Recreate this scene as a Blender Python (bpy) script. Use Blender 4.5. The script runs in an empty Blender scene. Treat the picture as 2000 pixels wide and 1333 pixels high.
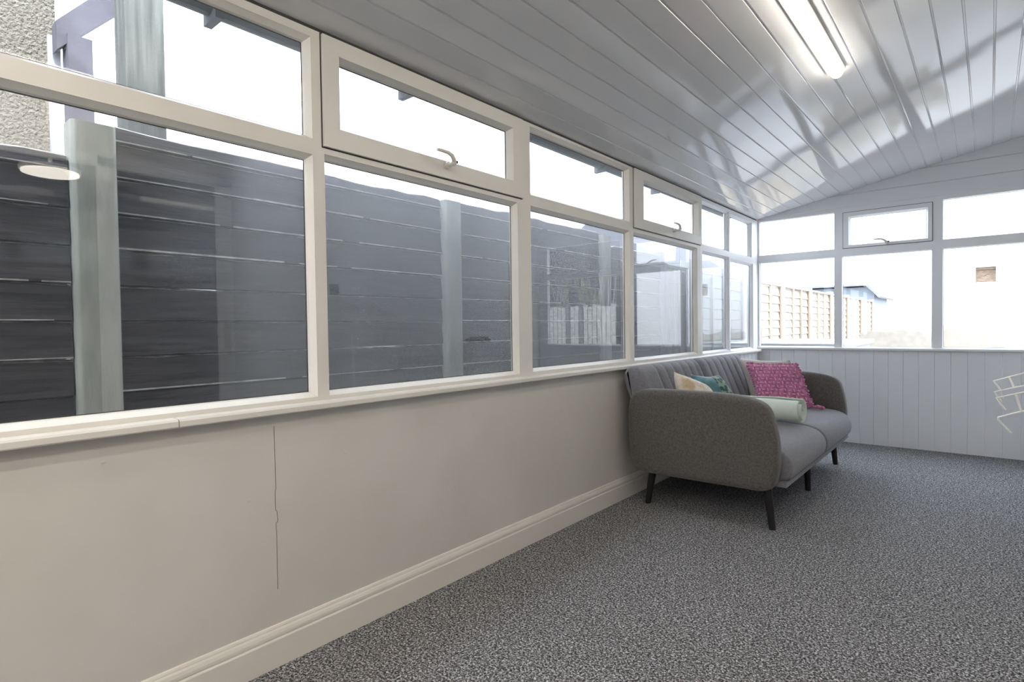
import bpy, bmesh, math, random
from mathutils import Vector, Matrix
random.seed(7)
S = bpy.context.scene
COL = S.collection
# ------------------------------------------------------------------ camera
YW = 6.553
def make_camera():
    f, yaw, pit, rol = 1109.64, -0.69936, -0.022875, -0.01349
    a = -yaw
    F = Vector((-math.sin(a)*math.cos(pit), math.cos(a)*math.cos(pit), math.sin(pit)))
    R = Vector((math.cos(a), math.sin(a), 0)); U = R.cross(F)
    R2 = math.cos(rol)*R + math.sin(rol)*U
    U2 = -math.sin(rol)*R + math.cos(rol)*U
    cd = bpy.data.cameras.new('camera'); cam = bpy.data.objects.new('camera', cd); COL.objects.link(cam)
    m = Matrix((R2, U2, -F)).transposed().to_4x4()
    m.translation = Vector((1.96, 0, 1.2)); cam.matrix_world = m
    cd.sensor_width = 36; cd.sensor_fit = 'HORIZONTAL'; cd.lens = f/2000*36
    cd.clip_start = .02; cd.clip_end = 300
    S.camera = cam
make_camera()
# ------------------------------------------------------------------ sky, sun, exposure
w = bpy.data.worlds.new('World'); S.world = w; w.use_nodes = True
bg = w.node_tree.nodes['Background']; bg.inputs[0].default_value = (.82, .89, 1.0, 1); bg.inputs[1].default_value = 3.3
def sun(strength, direction, angle):
    d = bpy.data.lights.new('sun', 'SUN'); d.energy = strength; d.angle = math.radians(angle); d.color = (1, .95, .88)
    o = bpy.data.objects.new('sun', d); COL.objects.link(o)
    o.rotation_euler = Vector(direction).to_track_quat('-Z', 'Y').to_euler()
sun(2.6, (-.75, .22, -.85), 2)
S.view_settings.view_transform = 'Standard'; S.view_settings.look = 'None'
S.view_settings.exposure = 1.33; S.view_settings.gamma = 1; S.view_settings.use_curve_mapping = False
TUBE = 9.5
# ------------------------------------------------------------------ materials
def newmat(name):
    m = bpy.data.materials.new(name); m.use_nodes = True
    nt = m.node_tree; return m, nt, nt.nodes['Principled BSDF']
def N(nt, t, **k):
    n = nt.nodes.new(t)
    for a, b in k.items(): setattr(n, a, b)
    return n
def mat(name, col, rough=.5, spec=.5, metal=0, var=0, vscale=5, bump=0, bscale=50, sheen=0, coat=0, stretch=(1,1,1), bdist=.01):
    m, nt, b = newmat(name)
    b.inputs['Base Color'].default_value = (*col, 1); b.inputs['Roughness'].default_value = rough
    b.inputs['Specular IOR Level'].default_value = spec; b.inputs['Metallic'].default_value = metal
    if sheen: b.inputs['Sheen Weight'].default_value = sheen
    if coat: b.inputs['Coat Weight'].default_value = coat; b.inputs['Coat Roughness'].default_value = .08
    tc = N(nt, 'ShaderNodeTexCoord'); mp = N(nt, 'ShaderNodeMapping'); mp.inputs['Scale'].default_value = stretch
    nt.links.new(tc.outputs['Object'], mp.inputs[0])
    if var:
        n = N(nt, 'ShaderNodeTexNoise'); n.inputs['Scale'].default_value = vscale; n.inputs['Detail'].default_value = 5
        r = N(nt, 'ShaderNodeValToRGB')
        r.color_ramp.elements[0].position = .3; r.color_ramp.elements[1].position = .7
        r.color_ramp.elements[0].color = (*[c*(1-var) for c in col], 1); r.color_ramp.elements[1].color = (*[min(1, c*(1+var)) for c in col], 1)
        nt.links.new(mp.outputs[0], n.inputs['Vector']); nt.links.new(n.outputs['Fac'], r.inputs[0]); nt.links.new(r.outputs[0], b.inputs['Base Color'])
    if bump:
        n2 = N(nt, 'ShaderNodeTexNoise'); n2.inputs['Scale'].default_value = bscale; n2.inputs['Detail'].default_value = 4
        bp = N(nt, 'ShaderNodeBump'); bp.inputs['Strength'].default_value = bump; bp.inputs['Distance'].default_value = bdist
        nt.links.new(mp.outputs[0], n2.inputs['Vector']); nt.links.new(n2.outputs['Fac'], bp.inputs['Height']); nt.links.new(bp.outputs[0], b.inputs['Normal'])
    return m
def glass(name, haze, refl=1.6, grad=None, top=.22, lohi=(.55, 1.5), cap=.24, film=1.0):
    """window pane: clear transmission, a dusty film that scatters the daylight, and a reflection"""
    m, nt, b = newmat(name); nt.nodes.remove(b)
    out = nt.nodes['Material Output']; L = nt.links.new
    geo = N(nt, 'ShaderNodeNewGeometry'); inv = N(nt, 'ShaderNodeMath', operation='SUBTRACT'); inv.inputs[0].default_value = 1
    L(geo.outputs['Backfacing'], inv.inputs[1])
    fr = N(nt, 'ShaderNodeFresnel'); fr.inputs['IOR'].default_value = 1.5
    m1 = N(nt, 'ShaderNodeMath', operation='MULTIPLY'); m1.inputs[1].default_value = refl; L(fr.outputs[0], m1.inputs[0])
    mc = N(nt, 'ShaderNodeMath', operation='MINIMUM'); mc.inputs[1].default_value = cap; L(m1.outputs[0], mc.inputs[0])
    m2 = N(nt, 'ShaderNodeMath', operation='MULTIPLY', use_clamp=True); L(mc.outputs[0], m2.inputs[0]); L(inv.outputs[0], m2.inputs[1])
    tr = N(nt, 'ShaderNodeBsdfTransparent'); tr.inputs[0].default_value = (.98, .99, .99, 1)
    gl = N(nt, 'ShaderNodeBsdfGlossy'); gl.inputs['Roughness'].default_value = .01
    body = tr.outputs[0]
    if haze:
        tl = N(nt, 'ShaderNodeBsdfTranslucent'); tl.inputs[0].default_value = (.9*film, .93*film, .97*film, 1)
        rf = N(nt, 'ShaderNodeBsdfRefraction'); rf.inputs['IOR'].default_value = 1.25; rf.inputs['Roughness'].default_value = .55
        mixs = N(nt, 'ShaderNodeMixShader'); mixs.inputs[0].default_value = 0; L(tl.outputs[0], mixs.inputs[1]); L(rf.outputs[0], mixs.inputs[2])
        tc = N(nt, 'ShaderNodeTexCoord'); mp = N(nt, 'ShaderNodeMapping'); mp.inputs['Scale'].default_value = (1, 1, .35)
        L(tc.outputs['Object'], mp.inputs[0])
        n = N(nt, 'ShaderNodeTexNoise'); n.inputs['Scale'].default_value = 3.2; n.inputs['Detail'].default_value = 4; L(mp.outputs[0], n.inputs['Vector'])
        mr = N(nt, 'ShaderNodeMapRange'); mr.inputs[1].default_value = .3; mr.inputs[2].default_value = .75; mr.inputs[3].default_value = haze*lohi[0]; mr.inputs[4].default_value = haze*lohi[1]
        L(n.outputs['Fac'], mr.inputs[0])
        if grad:   # haze raised towards one side, partly painting in the room's reflected veil
            sx = N(nt, 'ShaderNodeSeparateXYZ'); L(tc.outputs['Object'], sx.inputs[0])
            g = N(nt, 'ShaderNodeMapRange'); g.interpolation_type = 'SMOOTHSTEP'
            for i_, v_ in zip((1, 2, 3, 4), grad): g.inputs[i_].default_value = v_
            L(sx.outputs[1], g.inputs[0]); gm = N(nt, 'ShaderNodeMath', operation='MULTIPLY'); L(mr.outputs[0], gm.inputs[0]); L(g.outputs[0], gm.inputs[1]); mr = gm
        # dried specks
        v = N(nt, 'ShaderNodeTexVoronoi'); v.inputs['Scale'].default_value = 26; v.inputs['Randomness'].default_value = 1; L(tc.outputs['Object'], v.inputs['Vector'])
        lt = N(nt, 'ShaderNodeMath', operation='LESS_THAN'); lt.inputs[1].default_value = .07; L(v.outputs['Distance'], lt.inputs[0])
        sp = N(nt, 'ShaderNodeMath', operation='MULTIPLY'); sp.inputs[1].default_value = .3; L(lt.outputs[0], sp.inputs[0])
        ad = N(nt, 'ShaderNodeMath', operation='ADD', use_clamp=True); L(mr.outputs[0], ad.inputs[0]); L(sp.outputs[0], ad.inputs[1])
        hn = N(nt, 'ShaderNodeMath', operation='MINIMUM'); L(ad.outputs[0], hn.inputs[0]); hn.inputs[1].default_value = top
        hm = N(nt, 'ShaderNodeMath', operation='MULTIPLY'); L(hn.outputs[0], hm.inputs[0]); L(inv.outputs[0], hm.inputs[1])
        mh = N(nt, 'ShaderNodeMixShader'); L(hm.outputs[0], mh.inputs[0]); L(tr.outputs[0], mh.inputs[1]); L(mixs.outputs[0], mh.inputs[2])
        body = mh.outputs[0]
    mx = N(nt, 'ShaderNodeMixShader'); L(m2.outputs[0], mx.inputs[0]); L(body, mx.inputs[1]); L(gl.outputs[0], mx.inputs[2])
    L(mx.outputs[0], out.inputs['Surface'])
    return m
def emis(name, col, s):
    m, nt, b = newmat(name); b.inputs['Base Color'].default_value = (*col, 1)
    b.inputs['Emission Color'].default_value = (*col, 1); b.inputs['Emission Strength'].default_value = s; return m

M = {}
M['upvc'] = mat('cream plastic', (.73, .705, .66), .35, .5, var=.03, vscale=3)
M['upvc_white'] = mat('white plastic', (.79, .80, .825), .35, .5)
M['gasket'] = mat('dark rubber', (.05, .045, .04), .6)
M['clad'] = mat('white cladding', (.76, .775, .81), .38, .5, var=.02, vscale=2)
M['skirt'] = mat('cream gloss paint', (.74, .71, .66), .4, .5, bump=.05, bscale=12)
M['glass_clear'] = glass('clear glass', .012)
M['glass_bright'] = glass('clear far glass', 0)
M['glass_hazy'] = glass('dusty glass with reflection veil', .14, 2.6, top=.2, grad=(.6, 1.2, .35, 1.6))  # dust plus a sideways gradient that paints in the room's reflection
M['glass_hazier'] = glass('misted glass', .36, 2.8, top=.41, lohi=(.85, 1.14), cap=.26, film=.62)
M['glass_mist'] = glass('heavily misted glass', .38, 2.6, top=.42, lohi=(.8, 1.1), film=.62)
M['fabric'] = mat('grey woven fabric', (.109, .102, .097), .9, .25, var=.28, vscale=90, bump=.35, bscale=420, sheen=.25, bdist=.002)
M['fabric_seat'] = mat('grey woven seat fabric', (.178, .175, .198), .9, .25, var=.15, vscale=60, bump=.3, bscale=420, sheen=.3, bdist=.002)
M['leg'] = mat('black painted wood', (.012, .011, .012), .35)
M['chrome'] = mat('handle metal', (.66, .63, .58), .3, .5, metal=0)
M['black'] = mat('black plastic', (.01, .01, .01), .4)
M['concrete'] = mat('weathered concrete', (.30, .31, .285), .9, .2, var=.28, vscale=9, bump=.3, bscale=60, stretch=(1, 1, .3))
M['dark_wood'] = mat('dark weathered wood', (.036, .032, .035), .8, .3, var=.6, vscale=14, bump=.5, bscale=30, stretch=(1, .22, 3))
M['edge_wood'] = mat('pale wood and sky-lit edges', (.34, .33, .31), .8, .3, var=.5, vscale=20)  # on the dark fence this pale tone stands for sky-lit board edges
M['light_wood'] = mat('new orange fence wood', (.44, .385, .32), .8, .3, var=.08, vscale=9, stretch=(1, .3, 3))
M['batten'] = mat('fence batten wood', (.31, .235, .185), .8, .3)
M['timber'] = mat('grey green timber', (.125, .132, .125), .8, .3, var=.35, vscale=7, bump=.4, bscale=25, stretch=(4, 4, .3))
M['timber_dark'] = mat('stained timber', (.10, .097, .12), .8, .3, var=.25, vscale=6, stretch=(3, 1, 1))
M['dash'] = mat('pebble dash', (.205, .19, .16), .95, .2, var=.35, vscale=70, bump=1.0, bscale=75, bdist=.03)
M['white_render'] = mat('white render', (.62, .62, .62), .9, .2, var=.02, vscale=2)
M['brick'] = mat('exposed brick', (.28, .215, .16), .9, .2, var=.3, vscale=20, stretch=(1, 1, 3))
M['brick_pale'] = mat('bare render patch', (.30, .275, .24), .9, .2, var=.1, vscale=12)
M['blue_wood'] = mat('blue grey shed boards', (.20, .23, .27), .8, .3)
M['roof_felt'] = mat('grey roof felt', (.21, .22, .24), .9, .2)
M['lid'] = mat('grey lid', (.36, .37, .39), .6, .3, var=.08, vscale=4)
M['ground'] = mat('paving', (.35, .34, .32), .9, .2, var=.2, vscale=3)
M['house_wall'] = mat('neighbour wall', (.07, .075, .09), .9, .2)
M['tile'] = mat('neighbour roof tile', (.06, .062, .075), .9, .2)
M['leaf'] = mat('twiggy shrub', (.22, .26, .16), .8, .3, var=.4, vscale=20)
M['room_paint'] = mat('room paint', (.62, .61, .60), .8, .3)
M['dark_glass'] = mat('dark glazing', (.02, .022, .03), .06, .6)
M['radiator'] = mat('radiator enamel', (.60, .60, .58), .35)
M['tube'] = emis('lit tube diffuser', (1, .925, .81), TUBE)
M['tube_fill'] = emis('added fill tube diffuser', (1, .925, .81), 22)  # stronger than the visible tube, for the added unseen fill tubes
M['tube_base'] = mat('white lamp housing', (.80, .79, .76), .4)
M['disc'] = emis('lit lamp disc', (1, .93, .82), 3.5)
M['wire'] = mat('white coated wire', (.85, .85, .84), .35)
M['beige'] = mat('beige woven cushion', (.52, .47, .43), .95, .2, var=.1, vscale=60, bump=.3, bscale=200, sheen=.3)
M['mint'] = mat('mint fleece', (.66, .74, .67), .95, .15, var=.05, vscale=12, bump=.3, bscale=160, sheen=.6)
M['pink'] = mat('pink fleece', (.50, .17, .32), .95, .2, var=.35, vscale=28, bump=.6, bscale=90, sheen=.5)
M['pink_light'] = mat('pale pink loops', (.88, .50, .62), .9, .2, sheen=.4)
def ceiling_mat():
    m, nt, b = newmat('glossy ceiling boards'); L = nt.links.new
    b.inputs['Base Color'].default_value = (.70, .70, .71, 1); b.inputs['Roughness'].default_value = .07; b.inputs['IOR'].default_value = 1.5
    tc = N(nt, 'ShaderNodeTexCoord'); mp = N(nt, 'ShaderNodeMapping'); mp.inputs['Scale'].default_value = (1, .55, 1)
    L(tc.outputs['Object'], mp.inputs[0])
    n = N(nt, 'ShaderNodeTexNoise'); n.inputs['Scale'].default_value = 1.6; n.inputs['Detail'].default_value = 1.0; L(mp.outputs[0], n.inputs['Vector'])
    n2 = N(nt, 'ShaderNodeTexNoise'); n2.inputs['Scale'].default_value = 60; n2.inputs['Detail'].default_value = 2; L(tc.outputs['Object'], n2.inputs['Vector'])
    b1 = N(nt, 'ShaderNodeBump'); b1.inputs['Strength'].default_value = 1; b1.inputs['Distance'].default_value = .013; L(n.outputs['Fac'], b1.inputs['Height'])
    b2 = N(nt, 'ShaderNodeBump'); b2.inputs['Strength'].default_value = .25; b2.inputs['Distance'].default_value = .0006; L(n2.outputs['Fac'], b2.inputs['Height']); L(b1.outputs[0], b2.inputs['Normal'])
    L(b2.outputs[0], b.inputs['Normal']); return m
M['ceiling'] = ceiling_mat()
def carpet_mat():
    m, nt, b = newmat('grey flecked carpet'); L = nt.links.new
    b.inputs['Roughness'].default_value = 1; b.inputs['Specular IOR Level'].default_value = .1
    tc = N(nt, 'ShaderNodeTexCoord')
    n = N(nt, 'ShaderNodeTexNoise'); n.inputs['Scale'].default_value = 130; n.inputs['Detail'].default_value = 3; n.inputs['Roughness'].default_value = .65; n.inputs['Distortion'].default_value = .6; L(tc.outputs['Object'], n.inputs['Vector'])
    r = N(nt, 'ShaderNodeValToRGB'); e = r.color_ramp.elements
    e[0].position = .36; e[0].color = (.022, .022, .024, 1); e[1].position = .64; e[1].color = (.66, .66, .69, 1)
    x = e.new(.47); x.color = (.105, .104, .108, 1); x = e.new(.54); x.color = (.26, .259, .266, 1)
    L(n.outputs['Fac'], r.inputs[0]); L(r.outputs[0], b.inputs['Base Color'])
    bp = N(nt, 'ShaderNodeBump'); bp.inputs['Strength'].default_value = .6; bp.inputs['Distance'].default_value = .004; L(n.outputs['Fac'], bp.inputs['Height']); L(bp.outputs[0], b.inputs['Normal'])
    return m
M['carpet'] = carpet_mat()
def wall_mat():
    m, nt, b = newmat('painted lining wall'); L = nt.links.new
    b.inputs['Roughness'].default_value = .55
    tc = N(nt, 'ShaderNodeTexCoord')
    n = N(nt, 'ShaderNodeTexNoise'); n.inputs['Scale'].default_value = 2.2; n.inputs['Detail'].default_value = 3; L(tc.outputs['Object'], n.inputs['Vector'])
    r = N(nt, 'ShaderNodeValToRGB'); r.color_ramp.elements[0].position = .35; r.color_ramp.elements[1].position = .65
    r.color_ramp.elements[0].color = (.62, .59, .555, 1); r.color_ramp.elements[1].color = (.655, .63, .60, 1)
    L(n.outputs['Fac'], r.inputs[0]); L(r.outputs[0], b.inputs['Base Color'])
    v = N(nt, 'ShaderNodeTexVoronoi'); v.inputs['Scale'].default_value = 9; L(tc.outputs['Object'], v.inputs['Vector'])
    mr = N(nt, 'ShaderNodeMapRange'); mr.inputs[1].default_value = 0; mr.inputs[2].default_value = .06; mr.inputs[3].default_value = 1; mr.inputs[4].default_value = 0; L(v.outputs['Distance'], mr.inputs[0])
    w2 = N(nt, 'ShaderNodeTexNoise'); w2.inputs['Scale'].default_value = 14; L(tc.outputs['Object'], w2.inputs['Vector'])
    a = N(nt, 'ShaderNodeMath', operation='MULTIPLY_ADD'); a.inputs[1].default_value = 1; L(mr.outputs[0], a.inputs[0]); L(w2.outputs['Fac'], a.inputs[2])
    bp = N(nt, 'ShaderNodeBump'); bp.inputs['Strength'].default_value = .5; bp.inputs['Distance'].default_value = .004; L(a.outputs[0], bp.inputs['Height']); L(bp.outputs[0], b.inputs['Normal'])
    return m
M['wall'] = wall_mat()
def two_tone(name, c1, c2, scale, th, rough=.85, tex='VORONOI', sheen=.3):
    m, nt, b = newmat(name); L = nt.links.new
    b.inputs['Roughness'].default_value = rough; b.inputs['Sheen Weight'].default_value = sheen
    tc = N(nt, 'ShaderNodeTexCoord')
    if tex == 'VORONOI':
        n = N(nt, 'ShaderNodeTexVoronoi'); o = n.outputs['Distance']
    else:
        n = N(nt, 'ShaderNodeTexNoise'); n.inputs['Detail'].default_value = 4; o = n.outputs['Fac']
    n.inputs['Scale'].default_value = scale; L(tc.outputs['Object'], n.inputs['Vector'])
    r = N(nt, 'ShaderNodeValToRGB'); r.color_ramp.elements[0].position = th-.08; r.color_ramp.elements[1].position = th+.08
    r.color_ramp.elements[0].color = (*c1, 1); r.color_ramp.elements[1].color = (*c2, 1)
    L(o, r.inputs[0]); L(r.outputs[0], b.inputs['Base Color']); return m
M['teal'] = two_tone('teal velvet', (.045, .16, .18), (.12, .30, .34), 7, .5, tex='NOISE', sheen=.8)
M['leafy'] = two_tone('leaf print velvet', (.035, .09, .08), (.25, .36, .30), 30, .5)
M['furry'] = two_tone('cream fur', (.50, .38, .24), (.78, .70, .60), 9, .48, tex='NOISE', sheen=.6)

# ------------------------------------------------------------------ mesh helpers
class MB:
    def __init__(s): s.v = []; s.f = []; s.mi = []; s.mats = []; s.sm = []
    def slot(s, m):
        if m not in s.mats: s.mats.append(m)
        return s.mats.index(m)
    def add(s, vs, fs, m, smooth=False):
        b = len(s.v); s.v += [tuple(x) for x in vs]; k = s.slot(m)
        for f in fs: s.f.append([b+i for i in f]); s.mi.append(k); s.sm.append(smooth)
    def box(s, x0, x1, y0, y1, z0, z1, m):
        vs = [(x, y, z) for x in (x0, x1) for y in (y0, y1) for z in (z0, z1)]
        s.add(vs, [(0, 1, 3, 2), (4, 6, 7, 5), (0, 4, 5, 1), (2, 3, 7, 6), (0, 2, 6, 4), (1, 5, 7, 3)], m)
    def prism(s, prof, axis, a0, a1, m, smooth=False, caps=True):
        """closed profile of 2D points extruded along axis; profile axes are the other two in xyz order"""
        n = len(prof); vs = []
        for a in (a0, a1):
            for p in prof:
                q = list(p); q.insert('xyz'.index(axis), a); vs.append(q)
        fs = [(i, (i+1) % n, n+(i+1) % n, n+i) for i in range(n)]
        s.add(vs, fs, m, smooth)
        if caps: s.add(vs, [tuple(range(n-1, -1, -1)), tuple(range(n, 2*n))], m)
    def tube(s, pts, r, m, n=10, caps=True, radii=None):
        pts = [Vector(p) for p in pts]; rings = []; prev = None
        for i, p in enumerate(pts):
            if i == 0: t = pts[1]-p
            elif i == len(pts)-1: t = p-pts[i-1]
            else: t = (pts[i+1]-p).normalized()+(p-pts[i-1]).normalized()
            t.normalize()
            if prev is None:
                u = t.cross(Vector((0, 0, 1)))
                if u.length < .1: u = t.cross(Vector((1, 0, 0)))
            else: u = prev-t*prev.dot(t)
            u.normalize(); prev = u; v = t.cross(u); rr = radii[i] if radii else r
            rings.append([p+rr*(math.cos(2*math.pi*k/n)*u+math.sin(2*math.pi*k/n)*v) for k in range(n)])
        vs = [q for r_ in rings for q in r_]; fs = []
        for i in range(len(rings)-1):
            for k in range(n): fs.append((i*n+k, i*n+(k+1) % n, (i+1)*n+(k+1) % n, (i+1)*n+k))
        s.add(vs, fs, m, True)
        if caps: s.add(vs, [tuple(range(n))[::-1], tuple(range((len(rings)-1)*n, len(rings)*n))], m)
    def ellipsoid(s, c, ax, m, nu=10, nv=6):
        c = Vector(c); A, B, Cc = [Vector(a) for a in ax]; vs = []; fs = []
        for j in range(nv+1):
            ph = math.pi*j/nv
            for i in range(nu):
                th = 2*math.pi*i/nu; vs.append(c+A*math.sin(ph)*math.cos(th)+B*math.sin(ph)*math.sin(th)+Cc*math.cos(ph))
        for j in range(nv):
            for i in range(nu): fs.append((j*nu+i, j*nu+(i+1) % nu, (j+1)*nu+(i+1) % nu, (j+1)*nu+i))
        s.add(vs, fs, m, True)
    def build(s, name, parent=None, origin=None, bevel=0, seg=2, subsurf=0, fixn=True, weld=False):
        me = bpy.data.meshes.new(name)
        o = bpy.data.objects.new(name, me); COL.objects.link(o)
        org = Vector((0, 0, 0)) if origin is None else Vector(origin)
        if parent is not None and origin is None: org = Vector(parent.get('_o', (0, 0, 0)))
        me.from_pydata([Vector(p)-org for p in s.v], [], s.f)
        for m in s.mats: me.materials.append(m)
        for p, k, sm in zip(me.polygons, s.mi, s.sm): p.material_index = k; p.use_smooth = sm
        bm = bmesh.new(); bm.from_mesh(me)
        if weld: bmesh.ops.remove_doubles(bm, verts=bm.verts, dist=1e-5)
        if fixn: bmesh.ops.recalc_face_normals(bm, faces=bm.faces)
        bm.to_mesh(me); bm.free()
        if parent is not None: o.parent = parent; o.location = (0, 0, 0)
        else: o.location = org
        if bevel:
            md = o.modifiers.new('bevel', 'BEVEL'); md.width = bevel; md.segments = seg; md.limit_method = 'ANGLE'; md.angle_limit = math.radians(40)
        if subsurf:
            md = o.modifiers.new('sub', 'SUBSURF'); md.levels = subsurf; md.render_levels = subsurf
        return o
def tag(o, label=None, cat=None, group=None, kind=None):
    if label: o['label'] = label
    if cat: o['category'] = cat
    if group: o['group'] = group
    if kind: o['kind'] = kind
    return o
def thing(name, loc, label=None, cat=None, group=None, kind=None):
    o = bpy.data.objects.new(name, None); COL.objects.link(o); o.location = loc; o['_o'] = list(loc); o.empty_display_size = .1
    return tag(o, label, cat, group, kind)
def struct(o): o['kind'] = 'structure'; return o
def loft(mb, rings, m, closed=True, caps=True, smooth=True):
    n = len(rings[0]); vs = [p for r in rings for p in r]; fs = []
    for i in range(len(rings)-1):
        for k in range(n if closed else n-1): fs.append((i*n+k, i*n+(k+1) % n, (i+1)*n+(k+1) % n, (i+1)*n+k))
    mb.add(vs, fs, m, smooth)
    if caps: mb.add([p for p in rings[0]]+[p for p in rings[-1]], [tuple(range(n))[::-1], tuple(range(n, 2*n))], m, smooth)

# ------------------------------------------------------------------ room shell
XR = 2.95; YB = -2.6
def zc(x): return 2.352+.1956*x
mb = MB(); mb.box(-.12, XR, YB, YW+.12, -.08, 0, M['carpet']); struct(mb.build('floor'))
mb = MB(); mb.box(-.12, 0, YB, YW+.06, -.15, .932, M['wall']); struct(mb.build('wall_left'))
def ceiling():
    mb = MB(); pr = []; p = .1165; x = .0
    xs = []
    k = 0; g = -.0075
    pts = [(-.02, zc(-.02))]
    while g < XR:
        if g > 0: pts += [(g-.006, zc(g-.006)), (g-.0035, zc(g)+.0045), (g+.0035, zc(g)+.0045), (g+.006, zc(g+.006))]
        g += p
    pts.append((XR+.05, zc(XR+.05)))
    top = [(XR+.05, zc(XR)+.12), (-.02, zc(0)+.12)]
    mb.prism(pts+top, 'y', YB-.05, YW+.05, M['ceiling']); return struct(mb.build('ceiling'))
ceiling()
mb = MB(); mb.box(-.06, -.004, YB-.05, YW+.12, 2.335, 2.45, M['gasket']); mb.box(-.28, -.06, YB-.05, YW+.2, 2.435, 2.50, M['upvc_white'])
struct(mb.build('trim_1'))
# far wall: clad dado, gable boards
def far_wall():
    mb = MB()
    # tongue and groove boards with V joints
    pts = [(0, YW+.02)]
    g = .005
    pts = []
    while g < XR+.12:
        pts += [(g-.004, YW), (g, YW+.004), (g+.004, YW)]; g += .1203
    pts = [(max(0, min(XR, a)), b) for a, b in pts]+[(XR, YW+.06), (0, YW+.06)]
    mb.prism(pts, 'z', -.08, .932, M['clad'])
    # gable of horizontal boards
    zs = [2.36, 2.495, 2.64, 2.79, 2.94, 3.1]; last = 2.352
    prof = []
    for z in zs[1:]: pass
    def board(z0, z1):
        x0 = max(0.0, (z0-2.352)/.1956-.3)
        mb.prism([(YW-.0, z0), (YW-.004, z0+.006), (YW-.004, z1-.008), (YW+.004, z1), (YW+.06, z1), (YW+.06, z0)], 'x', x0, XR, M['clad'])
    for z0, z1 in zip(zs[:-1], zs[1:]): board(z0, z1)
    return struct(mb.build('wall_far'))
far_wall()
mb = MB(); mb.prism([(YW-.028, .935), (YW-.028, .955), (YW+.01, .960), (YW+.06, .960), (YW+.06, .932), (YW-.024, .932)], 'x', 0.0, XR, M['upvc_white']); struct(mb.build('trim_2', bevel=.003))
# clad strip on the left wall near the corner
def corner_clad():
    mb = MB(); pts = []; g = 5.70
    pts = [(0.0, 5.58), (.012, 5.58)]
    while g < YW:
        pts += [(.012, g-.004), (.008, g), (.012, g+.004)]; g += .12
    pts += [(.012, YW), (0, YW)]
    mb.prism(pts, 'z', .145, .905, M['clad']); return struct(mb.build('trim_3'))
corner_clad()
# right wall with patio door, and the rest of the room behind the camera
mb = MB()
mb.box(XR, XR+.3, 2.22, YW+.12, -.1, 6.5, M['room_paint']); mb.box(XR, XR+.3, YB, -.9, -.1, 6.5, M['room_paint']); mb.box(XR, XR+.3, -.9, 2.22, 2.5, 6.5, M['room_paint'])
struct(mb.build('wall_right'))
mb = MB(); mb.box(-.12, XR+.3, YB-.15, YB, -.1, 3.1, M['room_paint']); struct(mb.build('wall_back'))
d = thing('door_1', (XR, .65, 0), kind='structure')
mb = MB()
for y in (-.9, .13, 1.25, 2.08): mb.box(XR-.01, XR+.07, y, y+.13, 0, 2.5, M['upvc_white'])
mb.box(XR-.01, XR+.07, -.9, 2.21, 2.42, 2.5, M['upvc_white']); mb.box(XR-.01, XR+.07, -.9, 2.21, 0, .1, M['upvc_white'])
mb.build('door_frame', d, bevel=.006)
for y0, y1 in ((-.77, .13), (.26, 1.25), (1.38, 2.08)):
    mb = MB(); mb.box(XR+.02, XR+.05, y0-.01, y1+.01, .09, 2.43, M['dark_glass']); mb.build('door_glass', d)
mb = MB(); mb.box(XR-.03, XR-.01, 2.12, 2.17, 1.0, 1.3, M['chrome']); mb.tube([(XR-.03, 2.14, 1.22), (XR-.06, 2.14, 1.22), (XR-.06, 2.04, 1.22)], .009, M['chrome']); mb.build('door_handle', d)

# skirting board on the left wall
def skirting():
    prof = [(0, 0), (.021, 0), (.021, .098), (.019, .101), (.014, .103), (.014, .106), (.017, .108), (.0165, .118), (.013, .128), (.009, .134), (.0085, .138), (.006, .144), (0, .146)]
    mb = MB(); mb.prism(prof, 'y', YB, YW, M['skirt']); return struct(mb.build('baseboard_left'))
skirting()
# window board on the left wall, in two lengths butted together
for nm, y0, y1 in (('trim_4', YB, .672), ('trim_5', .6745, 2.352), ('trim_6', 2.353, YW-.03)):
    mb = MB(); mb.prism([(-.02, .905), (.046, .905), (.049, .909), (.049, .925), (.044, .931), (-.02, .934)], 'y', y0, y1, M['upvc']); struct(mb.build(nm))
# plasterboard joint / crack in the left wall
mb = MB()
pts = []
zz = .28
random.seed(3)
path = [(1.0, .27), (1.0, .36), (1.001, .46), (.999, .51), (1.006, .515), (1.004, .55), (.998, .56), (.998, .62), (1.001, .635), (1.0, .86)]
for (y0, z0), (y1, z1) in zip(path[:-1], path[1:]):
    mb.tube([(.0002, y0, z0), (.0, y1, z1)], .0009, M['gasket'], n=5)
ck = mb.build('trim_7'); struct(ck)

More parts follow.
